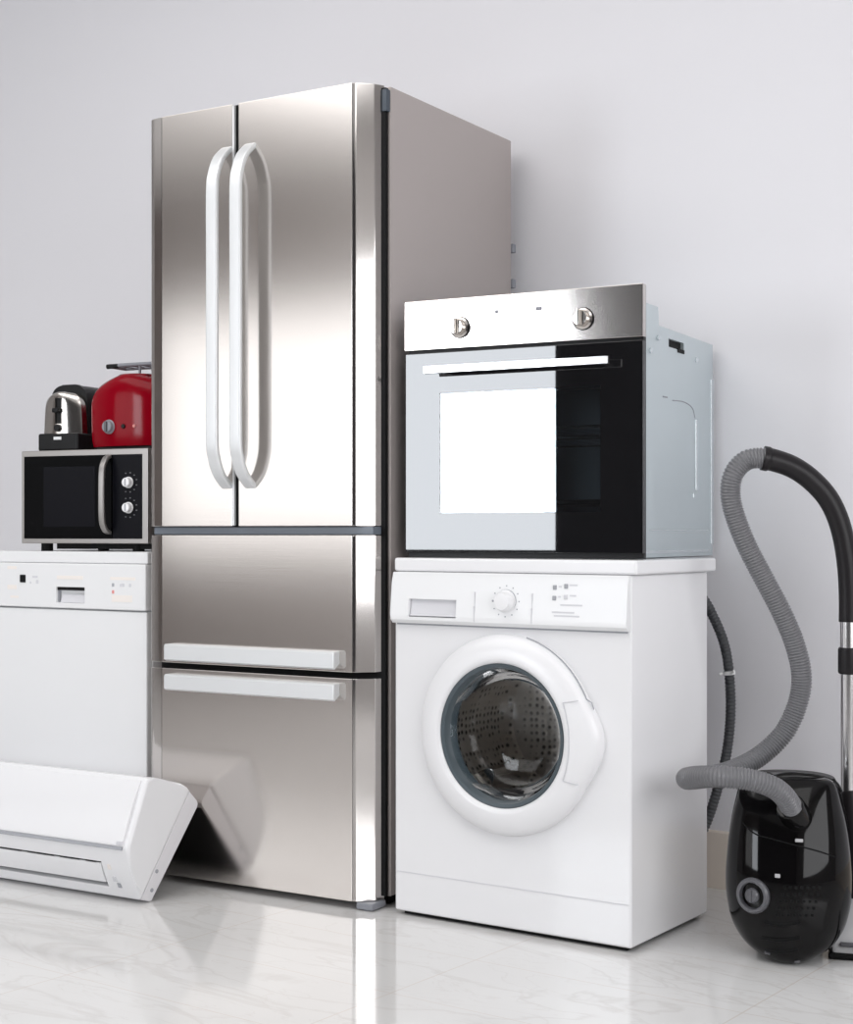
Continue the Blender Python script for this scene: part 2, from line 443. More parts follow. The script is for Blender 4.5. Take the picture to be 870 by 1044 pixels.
tube(bm, arc, .0013, 6)
obj('door_gap', bm, M['print'], door)
bm = B(); lathe(bm, [(.1605, -.030), (.157, -.0325), (.150, -.030), (.146, -.018), (.144, .012), (.148, .014)], DC, 'y', 80); obj('rim', bm, M['rubber'], door)
bm = B(); lathe(bm, [(.150, -.024), (.145, -.010), (.139, .015), (.128, .040), (.110, .055), (.070, .063), (.0005, .066)], DC, 'y', 64); obj('porthole_glass', bm, M['porthole'], door, 60)
bm = B(); lathe(bm, [(.179, -.0005), (.165, .006), (.156, .020), (.158, .034), (.168, .040), (.178, .052)], DC, 'y', 80); obj('door_seal', bm, M['rubber'], WA, 50)
dcc = (DC[0], 0, DC[2])
bm = B(); lathe(bm, [(.165, .050), (.1768, .056), (.1768, .255), (.160, .285), (.08, .296), (.0005, .298)], dcc, 'y', 72); drum = obj('drum', bm, M['drum'], WA, 40)
for k in range(3):
    a = math.radians(-12 + 120 * k)
    bm = B()
    prism(bm, [(-.030, .002), (-.014, -.038), (0, -.046), (.014, -.038), (.030, .002)], 'y', .075, .25, .004, 2)
    for v in bm.verts:
        x, z = v.co.x, v.co.z + .1735
        v.co.x = DC[0] + x * math.cos(a - PI / 2) - z * math.sin(a - PI / 2); v.co.z = DC[2] + x * math.sin(a - PI / 2) + z * math.cos(a - PI / 2)
    obj('paddle', bm, M['knob_steel'], drum)
# grey drain hose bulging out behind the right side
def wl(X, Y, Z):                       # room point -> washer frame
    dx, dy = X + .0741, Y - 3.6414; c, s = math.cos(.6013), math.sin(.6013)
    return (c * dx - s * dy, s * dx + c * dy, Z)
def px3(px, y, d): return ((px - 435) / 1593 * d, d, .89 - (y - 542.4) * d / 1593)
hp = [(690, 590, 3.70), (715, 608, 3.74), (729, 632, 3.76), (739, 658, 3.77), (744, 690, 3.77), (745, 730, 3.77), (741, 768, 3.77), (733, 800, 3.76), (722, 835, 3.75), (705, 870, 3.73)]
hp = resample(smooth_path([wl(*px3(*p)) for p in hp], 12), .0022)
bm = B(); tube(bm, hp, lambda i: .0125 if i % 4 < 2 else .0108, 14); dh = obj('drain_hose', bm, M['drain'], WA, 60)
q = [Vector(p) for p in hp]; tgt = Vector(wl(*px3(743.5, 686, 3.77))); i0 = min(range(len(q)), key=lambda i: (q[i] - tgt).length)
bm = B(); tube(bm, q[i0 - 2:i0 + 3], .0150, 18)
tube(bm, [q[i0] + Vector((.010, -.012, 0)), q[i0] + Vector((.020, -.016, .006))], .0035, 8); tube(bm, [q[i0] + Vector((-.012, -.012, 0)), q[i0] + Vector((-.018, -.018, -.004))], .0035, 8)
obj('hose_clip', bm, M['tie'], dh)

# ------------------------------------------------------------------ built-in oven
OVZ = .8304
OV = thing('built_in_oven', (-.0505, 3.6847, OVZ), .4985,
           'built-in oven with black glass door and steel knob panel standing on the white washing machine', 'oven')
def oz(z): return z - OVZ
ow = .5955
# casing: open-fronted shell with a deep front flange
bm = B(); prism(bm, [(.026, oz(.8318)), (.548, oz(.8318)), (.548, oz(1.357)), (.158, oz(1.357)), (.158, oz(1.402)), (.026, oz(1.402))], 'x', .024, .572, .003, 2)
cas = obj('casing', bm, M['galv'], OV)
bm = B(); box(bm, .075, .520, -.05, .45, oz(.905), oz(1.250), .0); cut(cas, bm)
bm = B()
box(bm, .0751, .5199, .4, .4499, oz(.9051), oz(1.2499))
for s in (.0755, .5145): box(bm, s, s + .005, .03, .44, oz(.9055), oz(1.2495))
box(bm, .0755, .5195, .03, .44, oz(.9052), oz(.910)); box(bm, .0755, .5195, .03, .44, oz(1.245), oz(1.2498))
obj('cavity_lining', bm, M['cavity'], OV)
for z in (1.128, 1.105):
    bm = B()
    tube(bm, [(.082, .060, oz(z)), (.513, .060, oz(z))], .0042 if z > 1.12 else .006, 10); tube(bm, [(.082, .40, oz(z)), (.513, .40, oz(z))], .004, 8)
    for k in range(9):
        x = .10 + k * .049; tube(bm, [(x, .060, oz(z)), (x, .40, oz(z))], .002, 6)
    obj('rack', bm, M['chrome'], OV)
bm = B(); box(bm, .085, .510, .07, .40, oz(.952), oz(.964), .003); obj('baking_tray', bm, M['gap'], OV)
# embossing on the casing's right side
xs = .572
bm = B()
box(bm, xs - .002, xs + .0025, .412, .424, oz(.990), oz(1.162), .001, 1); box(bm, xs - .002, xs + .002, .395, .404, oz(.972), oz(.984), .001, 1)
box(bm, xs - .002, xs + .0016, .10, .500, oz(.8925), oz(.8955)); box(bm, xs - .002, xs + .0016, .02, .52, oz(.842), oz(.848))
box(bm, xs - .002, xs + .0022, .528, .547, oz(.86), oz(1.27), .001, 1)
obj('pressed_rib', bm, M['galv_hi'], cas)
bm = B()
box(bm, xs - .002, xs + .0012, .185, .215, oz(1.1985), oz(1.2015)); tube(bm, smooth_path([(xs, .25, oz(1.196)), (xs, .33, oz(1.198)), (xs, .39, oz(1.188)), (xs, .41, oz(1.165))], 5), .0013, 6)
obj('pressed_line', bm, M['foot_grey'], cas)
for y, z in ((.418, 1.306), (.10, 1.296), (.15, 1.33), (.06, .94)):
    bm = B(); disc(bm, (xs + (.002 if y < .155 else 0), y, oz(z)), .006, -.001, .003, 'x', 16); obj('screw', bm, M['galv_hi'], cas)
bm = B(); box(bm, xs - .03, xs + .02, .225, .330, oz(1.318), oz(1.337)); cut(cas, bm)
bm = B(); box(bm, xs - .028, xs - .008, .222, .333, oz(1.314), oz(1.340)); box(bm, xs - .01, xs + .0018, .285, .330, oz(1.311), oz(1.320)); obj('grip_slot', bm, M['gap'], OV)
# front frame and vent
bm = B(); box(bm, .004, ow - .004, .012, .026, oz(.8312), oz(1.430)); fr_ = obj('front_frame', bm, M['dark'], OV)
bm = B(); box(bm, .092, .500, -.02, .05, oz(.925), oz(1.232)); cut(fr_, bm)
# control panel
bm = B(); box(bm, 0, ow, -.004, .016, oz(1.3155), oz(1.4315), .002, 2); pan = obj('control_panel', bm, M['steel'], OV)
for x in (.148, .4555):
    c = (x, -.004, oz(1.3625))
    bm = B(); lathe(bm, [(.0235, .001), (.0235, -.004), (.019, -.006), (.018, -.020), (.016, -.0225), (.0001, -.023)], c, 'y', 40, True, True)
    kn = obj('knob', bm, M['knob_steel'], pan)
    bm = B(); box(bm, x - .0045, x + .0045, -.038, -.026, c[2] - .0175, c[2] + .0175, .002, 2); obj('knob_grip', bm, M['knob_steel'], kn)
    bm = B(); lathe(bm, [(.0255, .0005), (.0255, -.0012), (.0236, -.0012), (.0236, .0005)], c, 'y', 40); obj('knob_ring', bm, M['dark'], kn)
for x, w in ((.242, .0042), (.3475, .0080)):
    bm = B(); box(bm, x - w, x + w, -.0055, -.003, oz(1.3930) - .0038, oz(1.3930) + .0038, .001, 1); obj('indicator', bm, M['foot_grey'], pan)
# door: black glass with a see-through window
bm = B(); box(bm, .001, ow - .002, 0, .018, oz(.8425), oz(1.3085), .0015, 2)
od = obj('door', bm, M['black_glass'], OV)
bm = B(); box(bm, .0925, .4945, -.05, .05, oz(.9340), oz(1.2130)); cut(od, bm)
bm = B(); box(bm, .0927, .4943, .0005, .0045, oz(.9342), oz(1.2128)); obj('window_pane', bm, M['oven_pane'], od)
bm = B(); hz = oz(1.2645)
prism(bm, [(-.045, hz - .008), (-.045, hz + .008), (-.036, hz + .009), (-.033, hz + .008), (-.033, hz - .008), (-.036, hz - .009)], 'x', .073, .531, .0015, 2)
for x in (.100, .504): box(bm, x - .009, x + .009, -.034, .002, hz - .006, hz + .006, .001, 1)
obj('handle', bm, M['chrome'], od)

# ------------------------------------------------------------------ dishwasher
DW = thing('dishwasher', (-1.2313, 4.3677, 0), .56,
           'white dishwasher under the black microwave at the left edge with its control panel on top', 'dishwasher')
dw, dz = .598, .838
bm = B(); box(bm, 0, dw, .022, .57, .055, .806, .003); obj('body', bm, M['white_front'], DW)
bm = B(); box(bm, 0, dw, .0015, .575, .8065, dz, .004, 3); obj('worktop', bm, M['white_front'], DW)
bm = B(); box(bm, .0015, dw - .0015, 0, .024, .115, .6815, .004, 3); obj('door', bm, M['white_front'], DW)
bm = B(); box(bm, .0005, dw - .0005, -.006, .024, .6850, .8060, .004, 3); pn = obj('control_panel', bm, M['white_front'], DW)
bm = B(); box(bm, 0.2778, 0.3826, -.05, .010, .7000, .7425); cut(pn, bm)
bm = B(); prism(bm, [(.0095, .742), (.004, .742), (.004, .734), (.006, .732), (.0095, .732)], 'x', 0.2783, 0.3821); prism(bm, [(.0095, .7005), (-.003, .7005), (.006, .722), (.0095, .722)], 'x', 0.2902, 0.3821); gr = obj('handle_recess', bm, M['print_light'], pn)
bm = B(); box(bm, 0.2787, 0.3817, -.002, .0095, .7335, .7422); obj('recess_lip', bm, M['dark'], gr)
bm = B(); box(bm, 0.2778, 0.2797, .000, .0095, .702, .74); obj('recess_side', bm, M['print'], gr)
bm = B(); box(bm, .04, dw - .04, .05, .075, .004, .114); obj('kick_plate', bm, M['white_front'], DW)
for x, y in ((.06, .06), (.54, .06), (.06, .52), (.54, .52)):
    bm = B(); disc(bm, (x, y, 0), .02, 0, .056, 'z', 20); obj('foot', bm, M['gap'], DW)
bm = B(); box(bm, 0.1406, 0.1615, -.0085, -.004, .752, .773, .001, 1); obj('power_switch', bm, M['dark'], pn)
for x, z, mm in [(.598 - (.598 - q[0]) * .953, *q[1:]) for q in ((.4790, .7510, 'print'), (.5085, .7512, 'print_light'), (.5175, .7512, 'print_light'), (.5420, .7512, 'print_light'), (.4790, .7325, 'red_led'))]:
    bm = B(); box(bm, x - .0042, x + .0042, -.0068, -.004, z - .0045, z + .0045, .0008, 1); obj('indicator', bm, M[mm], pn)
bm = B()
for x, z, a, c in [(.598 - (.598 - q[0]) * .953, *q[1:]) for q in ((.187, .7545, .005, .005), (.16, .752, .003, .003), (.178, .768, .010, .003))]: box(bm, x - a, x + a, -.0066, -.005, z - c, z + c)
obj('symbol', bm, M['print_light'], pn)
bm = B()
for x, z, a, c in [(.598 - (.598 - q[0]) * .953, *q[1:]) for q in ((.315, .768, .048, .005), (.515, .768, .044, .004), (.085, .792, .018, .004), (.085, .7385, .018, .006), (.095, .712, .016, .003), (.512, .7155, .036, .009))]:
    bm = B(); box(bm, x - a, x + a, -.0066, -.005, z - c, z + c); obj('printed_label', bm, M['print_beige'], pn)

# ------------------------------------------------------------------ microwave
MZ = dz
MW = thing('microwave', (-1.10907, 4.28846, MZ), .42, 'black and silver microwave oven with two white knobs on top of the white dishwasher', 'microwave')
mb, mt, mw = .021, .2734, .413
bm = B(); box(bm, 0, mw, .004, .335, mb, mt, .004, 3); obj('casing', bm, M['mw_frame'], MW)
bm = B(); box(bm, .0, mw, -.004, .0045, mb, mt, .002, 2); ff = obj('front_frame', bm, M['mw_frame'], MW)
bm = B(); box(bm, .0085, .395, -.05, -.001, mb + .0125, mt - .0150); cut(ff, bm)
bm = B(); box(bm, .009, .298, -.0055, .001, mb + .013, mt - .0155, .0015, 2); md = obj('door', bm, M['mw_glass'], MW)
bm = B(); box(bm, .075, .245, -.0060, -.004, mb + .045, mt - .045, .0004, 1); obj('window', bm, M['mw_panel'], md)
bm = B(); box(bm, .300, .395, -.0050, .001, mb + .013, mt - .0155, .0015, 2); mp_ = obj('control_panel', bm, M['mw_panel'], MW)
path = [(.289, -.004, .050), (.289, -.020, .056), (.289, -.033, .074), (.289, -.037, .100), (.289, -.038, .15), (.289, -.037, .200), (.289, -.033, .226), (.289, -.020, .246), (.289, -.004, .254)]
bm = B(); sweep(bm, smooth_path(path, 6), rrect(.017, .010, .003)); obj('handle', bm, M['mw_frame'], md)
for z in (1.0215, .9545):
    c = (.352, -.005, z - MZ)
    bm = B(); lathe(bm, [(.0150, .001), (.0150, -.002), (.0128, -.004), (.0122, -.014), (.0105, -.016), (.0001, -.0165)], c, 'y', 32, True, True); kn = obj('knob', bm, M['white_plastic'], mp_)
    bm = B(); box(bm, .352 - .0022, .352 + .0022, -.0222, -.0205, c[2] - .009, c[2] + .009, .0006, 1); obj('pointer', bm, M['print'], kn)
    bm = B()
    for k in range(8):
        a = math.radians(-110 + 220 * k / 7); x = .352 + .026 * math.cos(a + PI / 2 * 0); zz = c[2] + .026 * math.sin(a)
        box(bm, x - .0022, x + .0022, -.0054, -.004, zz - .0014, zz + .0014)
    obj('dial_mark', bm, M['dial_grey'], mp_)
for x, y in ((.06, .03), (.36, .03), (.06, .29), (.36, .29)):
    bm = B(); disc(bm, (x, y, 0), .016, 0, mb + .001, 'z', 20); obj('foot', bm, M['gap'], MW)
bm = B(); box(bm, .10, .405, .02, .10, .006, .0215); obj('vent_base', bm, M['gap'], MW)

# ------------------------------------------------------------------ toasters on the microwave
TZ = MZ + mt
def on_mw(u, v):
    c, s = math.cos(.42), math.sin(.42)
    return (-1.10907 + c * u + s * v, 4.28846 - s * u + c * v, TZ)
def bulged(bm, rows, yf, yb, nx=24):
    """upright shell: rows of (z, half width); front face y = yf(x / half width, row index share), flat back at yb"""
    F, R = [], []
    for i, (z, hw) in enumerate(rows):
        t = i / (len(rows) - 1)
        q = [math.sin(PI / 2 * (-1 + 2 * k / nx)) for k in range(nx + 1)]
        F.append([bm.verts.new((hw * x, yf(x, t), z)) for x in q]); R.append([bm.verts.new((hw * x, yb(x, t), z)) for x in q])
    for G in (F, R):
        for a, b in zip(G, G[1:]):
            for k in range(nx): bm.faces.new((a[k], a[k + 1], b[k + 1], b[k]))
    n = len(rows)
    loop = [(0, k) for k in range(nx)] + [(i, nx) for i in range(n - 1)] + [(n - 1, k) for k in range(nx, 0, -1)] + [(i, 0) for i in range(n - 1, 0, -1)]
    for j in range(len(loop)):
        p, q = loop[j], loop[(j + 1) % len(loop)]
        bm.faces.new((F[p[0]][p[1]], F[q[0]][q[1]], R[q[0]][q[1]], R[p[0]][p[1]]))
    return bm
TS = thing('toaster', on_mw(.070, .075), .44, 'small silver toaster with black base and lever slot left of the red toaster', 'toaster')
bm = B(); box(bm, -.0690, .0690, -.012, .250, .003, .052, .006, 3); obj('base', bm, M['dark'], TS)
def silver_rows(k, top, z0=.050):
    out = []
    for i in range(25):
        t = i / 24; z = z0 + (top - z0) * math.sin(PI / 2 * t)
        r = (z - z0) / (top - z0)
        hw = (.0660 - .006 * r) * (1 - r ** 8) ** .36 if r < .9999 else .012
        out.append((z, max(hw, .022) * k))
    return out
bm = B(); bulged(bm, silver_rows(1, .167), lambda x, t: -.022 * (1 - abs(x) ** 2.2) + .010 * t ** 6 + .012, lambda x, t: .036); sh = obj('end_cap', bm, M['knob_steel'], TS, 45)
bm = B(); box(bm, -.0115, .0115, -.05, .004, .078, .150); cut(sh, bm)
bm = B(); box(bm, -.0113, .0113, -.003, .0038, .0785, .1495); obj('lever_slot', bm, M['dark'], TS)
bm = B(); box(bm, -.0110, .0110, -.026, -.010, .108, .121, .004, 3); box(bm, -.004, .004, -.012, .002, .110, .119); obj('lever', bm, M['dark'], TS)
bm = B(); disc(bm, (0, -.010, .066), .010, -.008, .003, 'y', 24, .002); obj('dial', bm, M['dark'], TS)
bm = B(); box(bm, -.013, .013, -.0145, -.010, .033, .042, .001, 1); obj('badge', bm, M['steel_handle'], TS)
bm = B(); bulged(bm, silver_rows(1.03, .190), lambda x, t: .037, lambda x, t: .244 + .006 * (1 - x * x)); hb = obj('housing', bm, M['dark'], TS, 45)
for s in (-.024, .024):
    b2 = B(); box(b2, s - .013, s + .013, .06, .225, .17, .25); cut(hb, b2)

TR = thing('toaster', on_mw(.309, .078), .46, 'glossy red domed toaster with a grey rack bar above it beside the steel refrigerator', 'toaster')
rows = []
for i in range(33):
    r = math.sin(PI / 2 * i / 32); z = .010 + .1965 * r
    hw = .124 * max(0, 1 - max(0, (r - .56) / .44) ** 2.1) ** .5
    hw = max(hw, .046) - .004 * max(0, (.12 - r) / .12) ** 2
    rows.append((z, hw))
def rfront(x, t): return -.022 - .030 * (1 - abs(x) ** 2.4) + .034 * t ** 5 + .006 * (1 - t) ** 6
bm = B(); bulged(bm, rows, rfront, lambda x, t: .152 - (rfront(x, t) + .022), 30); rb = obj('body', bm, M['red'], TR, 60)
for y in (.034, .086):
    b2 = B(); box(b2, -.080, .080, y - .011, y + .011, .12, .3); cut(rb, b2)
bm = B(); box(bm, -.104, .104, -.026, .150, 0, .0115, .003); obj('base', bm, M['dark'], TR)
def ry(x, z): 
    t = 0.
    for i in range(32):
        if rows[i][0] <= z <= rows[i + 1][0]: t = (i + .5) / 32; h = rows[i][1]
    return rfront(x / h, t)
c = (-.043, ry(-.043, .062), .062)
bm = B(); lathe(bm, [(.0195, .006), (.0195, -.003), (.0165, -.005), (.0155, -.012), (.0135, -.014), (.0001, -.0145)], c, 'y', 32, True, True); kn = obj('dial', bm, M['foot_grey'], TR)
bm = B(); box(bm, c[0] - .0035, c[0] + .0035, c[1] - .020, c[1] - .0135, .048, .076, .001, 1); obj('dial_grip', bm, M['dial_grey'], kn)
bm = B(); disc(bm, (.006, ry(.006, .062), .062), .0060, -.004, .003, 'y', 20, .001); obj('button', bm, M['dark'], TR)
bm = B(); disc(bm, (.040, ry(.040, .062), .062), .0045, -.003, .003, 'y', 20, .001); obj('button', bm, M['red_led'], TR)
bm = B()
for y in (.022, .100): tube(bm, smooth_path([(-.100, y, .2345), (-.06, y, .2350), (.06, y, .2350), (.100, y, .2345)], 6), .0055, 12)
for x in (-.1005, .1005): tube(bm, smooth_path([(x, .022, .2345), (x, .06, .2345), (x, .100, .2345)], 5), .0055, 12)
for k in range(5): tube(bm, [(-.07 + .035 * k, .022, .2345), (-.07 + .035 * k, .100, .2345)], .002, 8)
for y in (.022, .100): tube(bm, [(.006, y, .185), (.006, y, .234)], .0036, 10)
rk = obj('warming_rack', bm, M['foot_grey'], TR)
bm = B(); tube(bm, [(-.104, .022, .2335), (-.066, .022, .2338)], .0066, 12); obj('rack_sleeve', bm, M['dark'], rk)

# ------------------------------------------------------------------ split air conditioner leaning at the left
AC = thing('air_conditioner', (-.6575, 3.7584, 0), .5462,
           'white wall air conditioner unit lying tilted on the floor against the refrigerator and dishwasher', 'air conditioner')
AL = -.80
front = [(-.0386, .0125), (-.058, .050), (-.078, .100), (-.0865, .135), (-.0845, .150), (-.0215, .292), (-.014, .3000), (.010, .2975), (.060, .2835), (.112, .269), (.134, .2565), (.142, .248)]
bm = B(); prism(bm, front, 'x', AL, -.0015, .010, 4); fs = obj('front_shell', bm, M['ac_white'], AC, 40)
rear = [(-.0375, .0120), (-.006, .0008), (.002, .0012), (.1715, .2000), (.1755, .2100), (.171, .2195), (.1415, .247)]
bm = B(); prism(bm, rear, 'x', AL + .004, -.005, .005, 2); rs = obj('rear_shell', bm, M['ac_rear'], AC, 40)
bm = B(); prism(bm, [(.012, .0085), (.014, .0065), (.1690, .1945), (.1670, .1965)], 'x', AL + .03, -.012); obj('back_shade_sheet', bm, M['vac_dark'], AC)  # added dark sheet, its colour stands in for the shade behind the unit
# the front panel, raised a little, with its own bottom edge
n_ = Vector((0, -.914, .406))
def onf(t, off):                       # along the sloping front: t from panel bottom (0) to top (1)
    a = Vector((-.0845, .150)); b_ = Vector((-.0215, .292)); p = a.lerp(b_, t); return (p.x - .914 * off, p.y + .406 * off)
bm = B(); prism(bm, [onf(-.03, -.003), onf(-.03, .0035), onf(0, .0060), onf(.3, .0075), onf(.7, .0075), onf(1.0, .0050), onf(1.02, -.003)], 'x', AL + .04, -.018, .0025, 2)
fp = obj('front_panel', bm, M['ac_white'], fs, 40)
bm = B(); prism(bm, [onf(-.085, -.004), onf(-.085, .0010), onf(-.045, .0014), onf(-.045, -.004)], 'x', AL + .04, -.020); obj('panel_gap', bm, M['print'], fs)
# louvre opening in the lower front
def onl(t, off):                       # along the lower front from its bottom (0) to the panel (1)
    a = Vector((-.0386, .0125)); b_ = Vector((-.0865, .135)); p = a.lerp(b_, t); d = Vector((-.931, -.364)); return (p.x + d.x * (off + .006 * math.sin(PI * min(max(t, 0), 1))), p.y + d.y * (off + .006 * math.sin(PI * min(max(t, 0), 1))))
b2 = B(); prism(b2, [onl(.20, .02), onl(.20, -.030), onl(.74, -.030), onl(.74, .02)], 'x', AL + .05, -.095); cut(fs, b2)
bm = B(); prism(bm, [onl(.19, -.024), onl(.19, -.030), onl(.75, -.030), onl(.75, -.024)], 'x', AL + .049, -.094); obj('outlet', bm, M['dark'], AC)
bm = B(); prism(bm, [onl(.305, .001), onl(.29, -.005), onl(.45, -.006), onl(.66, -.006), onl(.70, -.003), onl(.70, .001), onl(.5, .003)], 'x', AL + .052, -.098, .001, 1); obj('louvre', bm, M['ac_white'], AC)
bm = B()
for x0, x1 in ((-.62, -.50), (-.48, -.36), (-.34, -.25), (-.23, -.165), (-.145, -.112)): prism(bm, [onl(.715, .0), onl(.715, .0012), onl(.735, .0012), onl(.735, .0)], 'x', x0, x1)
obj('louvre_slit', bm, M['dark'], AC)
for x, t, mm in ((-.0725, .60, 'print_beige'), (-.0570, .22, 'print'), (-.066, .35, 'print_light')):
    bm = B(); prism(bm, [onl(t, -.002), onl(t, .0012), onl(t + .10, .0012), onl(t + .10, -.002)], 'x', x - .005, x + .005); obj('indicator', bm, M[mm], fs)
for v, z in ((.012, .024), (.030, .066)):
    bm = B(); disc(bm, (-.005, v - .012, z + .004), .005, -.001, .0015, 'x', 14); obj('screw', bm, M['print'], rs)
bm = B(); box(bm, -.036, -.018, onf(0, .006)[0] - .001, onf(0, .006)[0] + .004, .149, .158, .001, 1); obj('catch', bm, M['print_light'], fs)

# ------------------------------------------------------------------ vacuum cleaner
VY = .28; VX, VD = .757, 3.268
VA = thing('vacuum_cleaner', (VX, VD, 0), VY, 'upright parked black vacuum cleaner with grey ribbed hose and chrome wand at the right edge', 'vacuum cleaner')
def vl(X, Y, Z):
    dx, dy = X - VX, Y - VD; c, s = math.cos(VY), math.sin(VY)
    return (c * dx - s * dy, s * dx + c * dy, Z)
def loft(bm, secs, n=64, ex=2.15):
    rings = []
    for z, a, yb, yf in secs:           # height, half width, back depth, front depth
        ring = []
        for k in range(n):
            t = 2 * PI * k / n; c, s = math.cos(t), math.sin(t)
            x = a * math.copysign(abs(c) ** (2 / ex), c); yy = math.copysign(abs(s) ** (2 / ex), s)
            ring.append(bm.verts.new((x, yy * (yb if s > 0 else yf), z)))
        rings.append(ring)
    for a, b in zip(rings, rings[1:]):
        for k in range(n): bm.faces.new((a[k], a[(k + 1) % n], b[(k + 1) % n], b[k]))
    bm.faces.new(rings[0][::-1]); bm.faces.new(rings[-1])
    return bm
def interp(keys, m):
    out = []
    ks = [Vector(k) for k in keys]
    for i in range(len(ks) - 1):
        k0 = ks[i - 1] if i else ks[i]; k3 = ks[i + 2] if i + 2 < len(ks) else ks[i + 1]
        for j in range(m):
            t = j / m; p1, p2 = ks[i], ks[i + 1]
            out.append(.5 * ((2 * p1) + (-k0 + p2) * t + (2 * k0 - 5 * p1 + 4 * p2 - k3) * t * t + (-k0 + 3 * p1 - 3 * p2 + k3) * t ** 3))
    out.append(ks[-1]); return out
keys = [(.003, .040, .055, .055), (.012, .060, .07, .070), (.030, .086, .085, .083), (.055, .106, .095, .088), (.085, .119, .10, .098), (.130, .1275, .105, .105), (.170, .129, .105, .104), (.200, .1275, .105, .100),
        (.240, .124, .103, .090), (.285, .117, .10, .076), (.330, .106, .092, .058), (.358, .098, .084, .044), (.372, .090, .074, .034), (.378, .074, .06, .026)]
bm = B(); loft(bm, interp(keys, 4)); vb = obj('body', bm, M['vac_black'], VA, 60)
# dark grey rear shell, a little wider at the right
bm = B(); loft(bm, interp([(z + .002, a * .93 + .010, .118 * (.6 + .4 * a / .13), -.006) for z, a, b_, c_ in keys[2:-1]], 3)); 
for v in bm.verts: v.co.y += .025
obj('rear_shell', bm, M['vac_dark'], VA, 60)
# carry handle on top
hp_ = smooth_path([vl(*px3(p[0], p[1], 3.27)) for p in ((783, 803), (789, 795), (803, 791.5), (822, 792), (840, 795), (851, 800), (856, 808))], 8)
bm = B(); tube(bm, hp_, .0085, 12); obj('carry_handle', bm, M['vac_black'], VA, 60)
# dial with ring on the lower left front
def fy(x, z):                            # front surface of the body at (x, z)
    best = min(keys, key=lambda k: abs(k[0] - z)); 
    ks = sorted(keys); 
    for k0, k1 in zip(ks, ks[1:]):
        if k0[0] <= z <= k1[0]:
            t = (z - k0[0]) / (k1[0] - k0[0]); a = k0[1] + (k1[1] - k0[1]) * t; f = k0[3] + (k1[3] - k0[3]) * t
            q = min(abs(x) / a, .999); return -f * (1 - q ** 2.15) ** (1 / 2.15)
    return -best[3]
def fpt(px, y):
    """point of the body's front behind a spot seen from the photograph's place"""
    x, z = 0, .2; d = 3.2
    for _ in range(12):
        X, Y, Z = px3(px, y, d); lx, ly, lz = vl(X, Y, Z); d += (fy(lx, lz) - ly) * .8
    return Vector((lx, fy(lx, lz), lz))
def normal(p):
    e = .004; dx = (fy(p.x + e, p.z) - fy(p.x - e, p.z)) / (2 * e); dz_ = (fy(p.x, p.z + e) - fy(p.x, p.z - e)) / (2 * e)
    return Vector((dx, -1, dz_)).normalized()
def lay(bm, p, n):                       # lay a mesh built around the y axis (front = -y) on the body at p
    R = Vector((0, -1, 0)).rotation_difference(n).to_matrix().to_4x4(); R.translation = p
    bmesh.ops.transform(bm, matrix=R, verts=bm.verts)
p = fpt(768, 913); nn = normal(p)
bm = B()
lathe(bm, [(.0365, .004), (.0365, -.003), (.0325, -.007), (.0275, -.007), (.0255, -.002), (.0255, .004)], (0, 0, 0), 'y', 48); lay(bm, p, nn); dl_ = obj('dial', bm, M['dial_grey'], VA, 40)
bm = B(); lathe(bm, [(.0155, .004), (.0155, -.006), (.012, -.010), (.0001, -.011)], (0, 0, 0), 'y', 32, True, True); box(bm, -.0022, .0022, -.0135, -.010, -.012, .012, .0006, 1); lay(bm, p, nn); obj('dial_hub', bm, M['dial_grey'], dl_)
for px_, y_, w, h_ in ((815, 857, .008, .0035), (793, 893, .0055, .004)):
    p = fpt(px_, y_); bm = B(); box(bm, -w, w, -.0022, .002, -h_, h_, .001, 1); lay(bm, p, normal(p)); obj('badge', bm, M['vac_grey'], VA)
p = fpt(808, 905); bm = B()
# seam of the dust-bag lid
arc = [fpt(x, y) + normal(fpt(x, y)) * .0004 for x, y in ((757, 838), (770, 850), (790, 856), (812, 862), (835, 868), (852, 874))]
tube(bm, smooth_path(arc, 6), .0016, 6); obj('lid_seam', bm, M['gap'], VA); bm.free() if False else None
# exhaust vent: mesh of little slots, and long slits at the foot
bm = B()
for i in range(7):
    for j in range(5):
        p = fpt(800 + 6 * i - 2 * j, 905 + 7 * j); b3 = B(); box(b3, -.0028, .0028, -.0012, .003, -.0028, .0028); lay(b3, p, normal(p))
        tmp = bpy.data.meshes.new('t'); b3.to_mesh(tmp); b3.free(); bm.from_mesh(tmp); bpy.data.meshes.remove(tmp)
obj('exhaust_grille', bm, M['gap'], VA)
for y_, xa, xb in ((940, 780, 816), (956, 777, 816), (968, 781, 814)):
    bm = B(); arc = [fpt(xa + (xb - xa) * k / 8, y_ + 2.5 * math.sin(PI * k / 8)) for k in range(9)]
    tube(bm, arc, .0035, 8); obj('vent_slit', bm, M['gap'], VA)
for px_, y_ in ((783, 971), (813, 980)):
    p = fpt(px_, y_); bm = B(); box(bm, -.006, .006, -.004, .004, -.003, .003, .001, 1); lay(bm, p, normal(p)); obj('catch', bm, M['dial_grey'], VA)
# hose socket on the upper left
s1 = Vector(vl(*px3(799, 812, 3.165))); s0 = Vector(vl(*px3(814, 836, 3.215)))
bm = B(); tube(bm, [s0 + (s0 - s1) * .4, s0, s0.lerp(s1, .55), s0.lerp(s1, .6)], lambda i: (.030, .032, .030, .027)[i], 28); obj('hose_socket', bm, M['vac_black'], VA, 50)
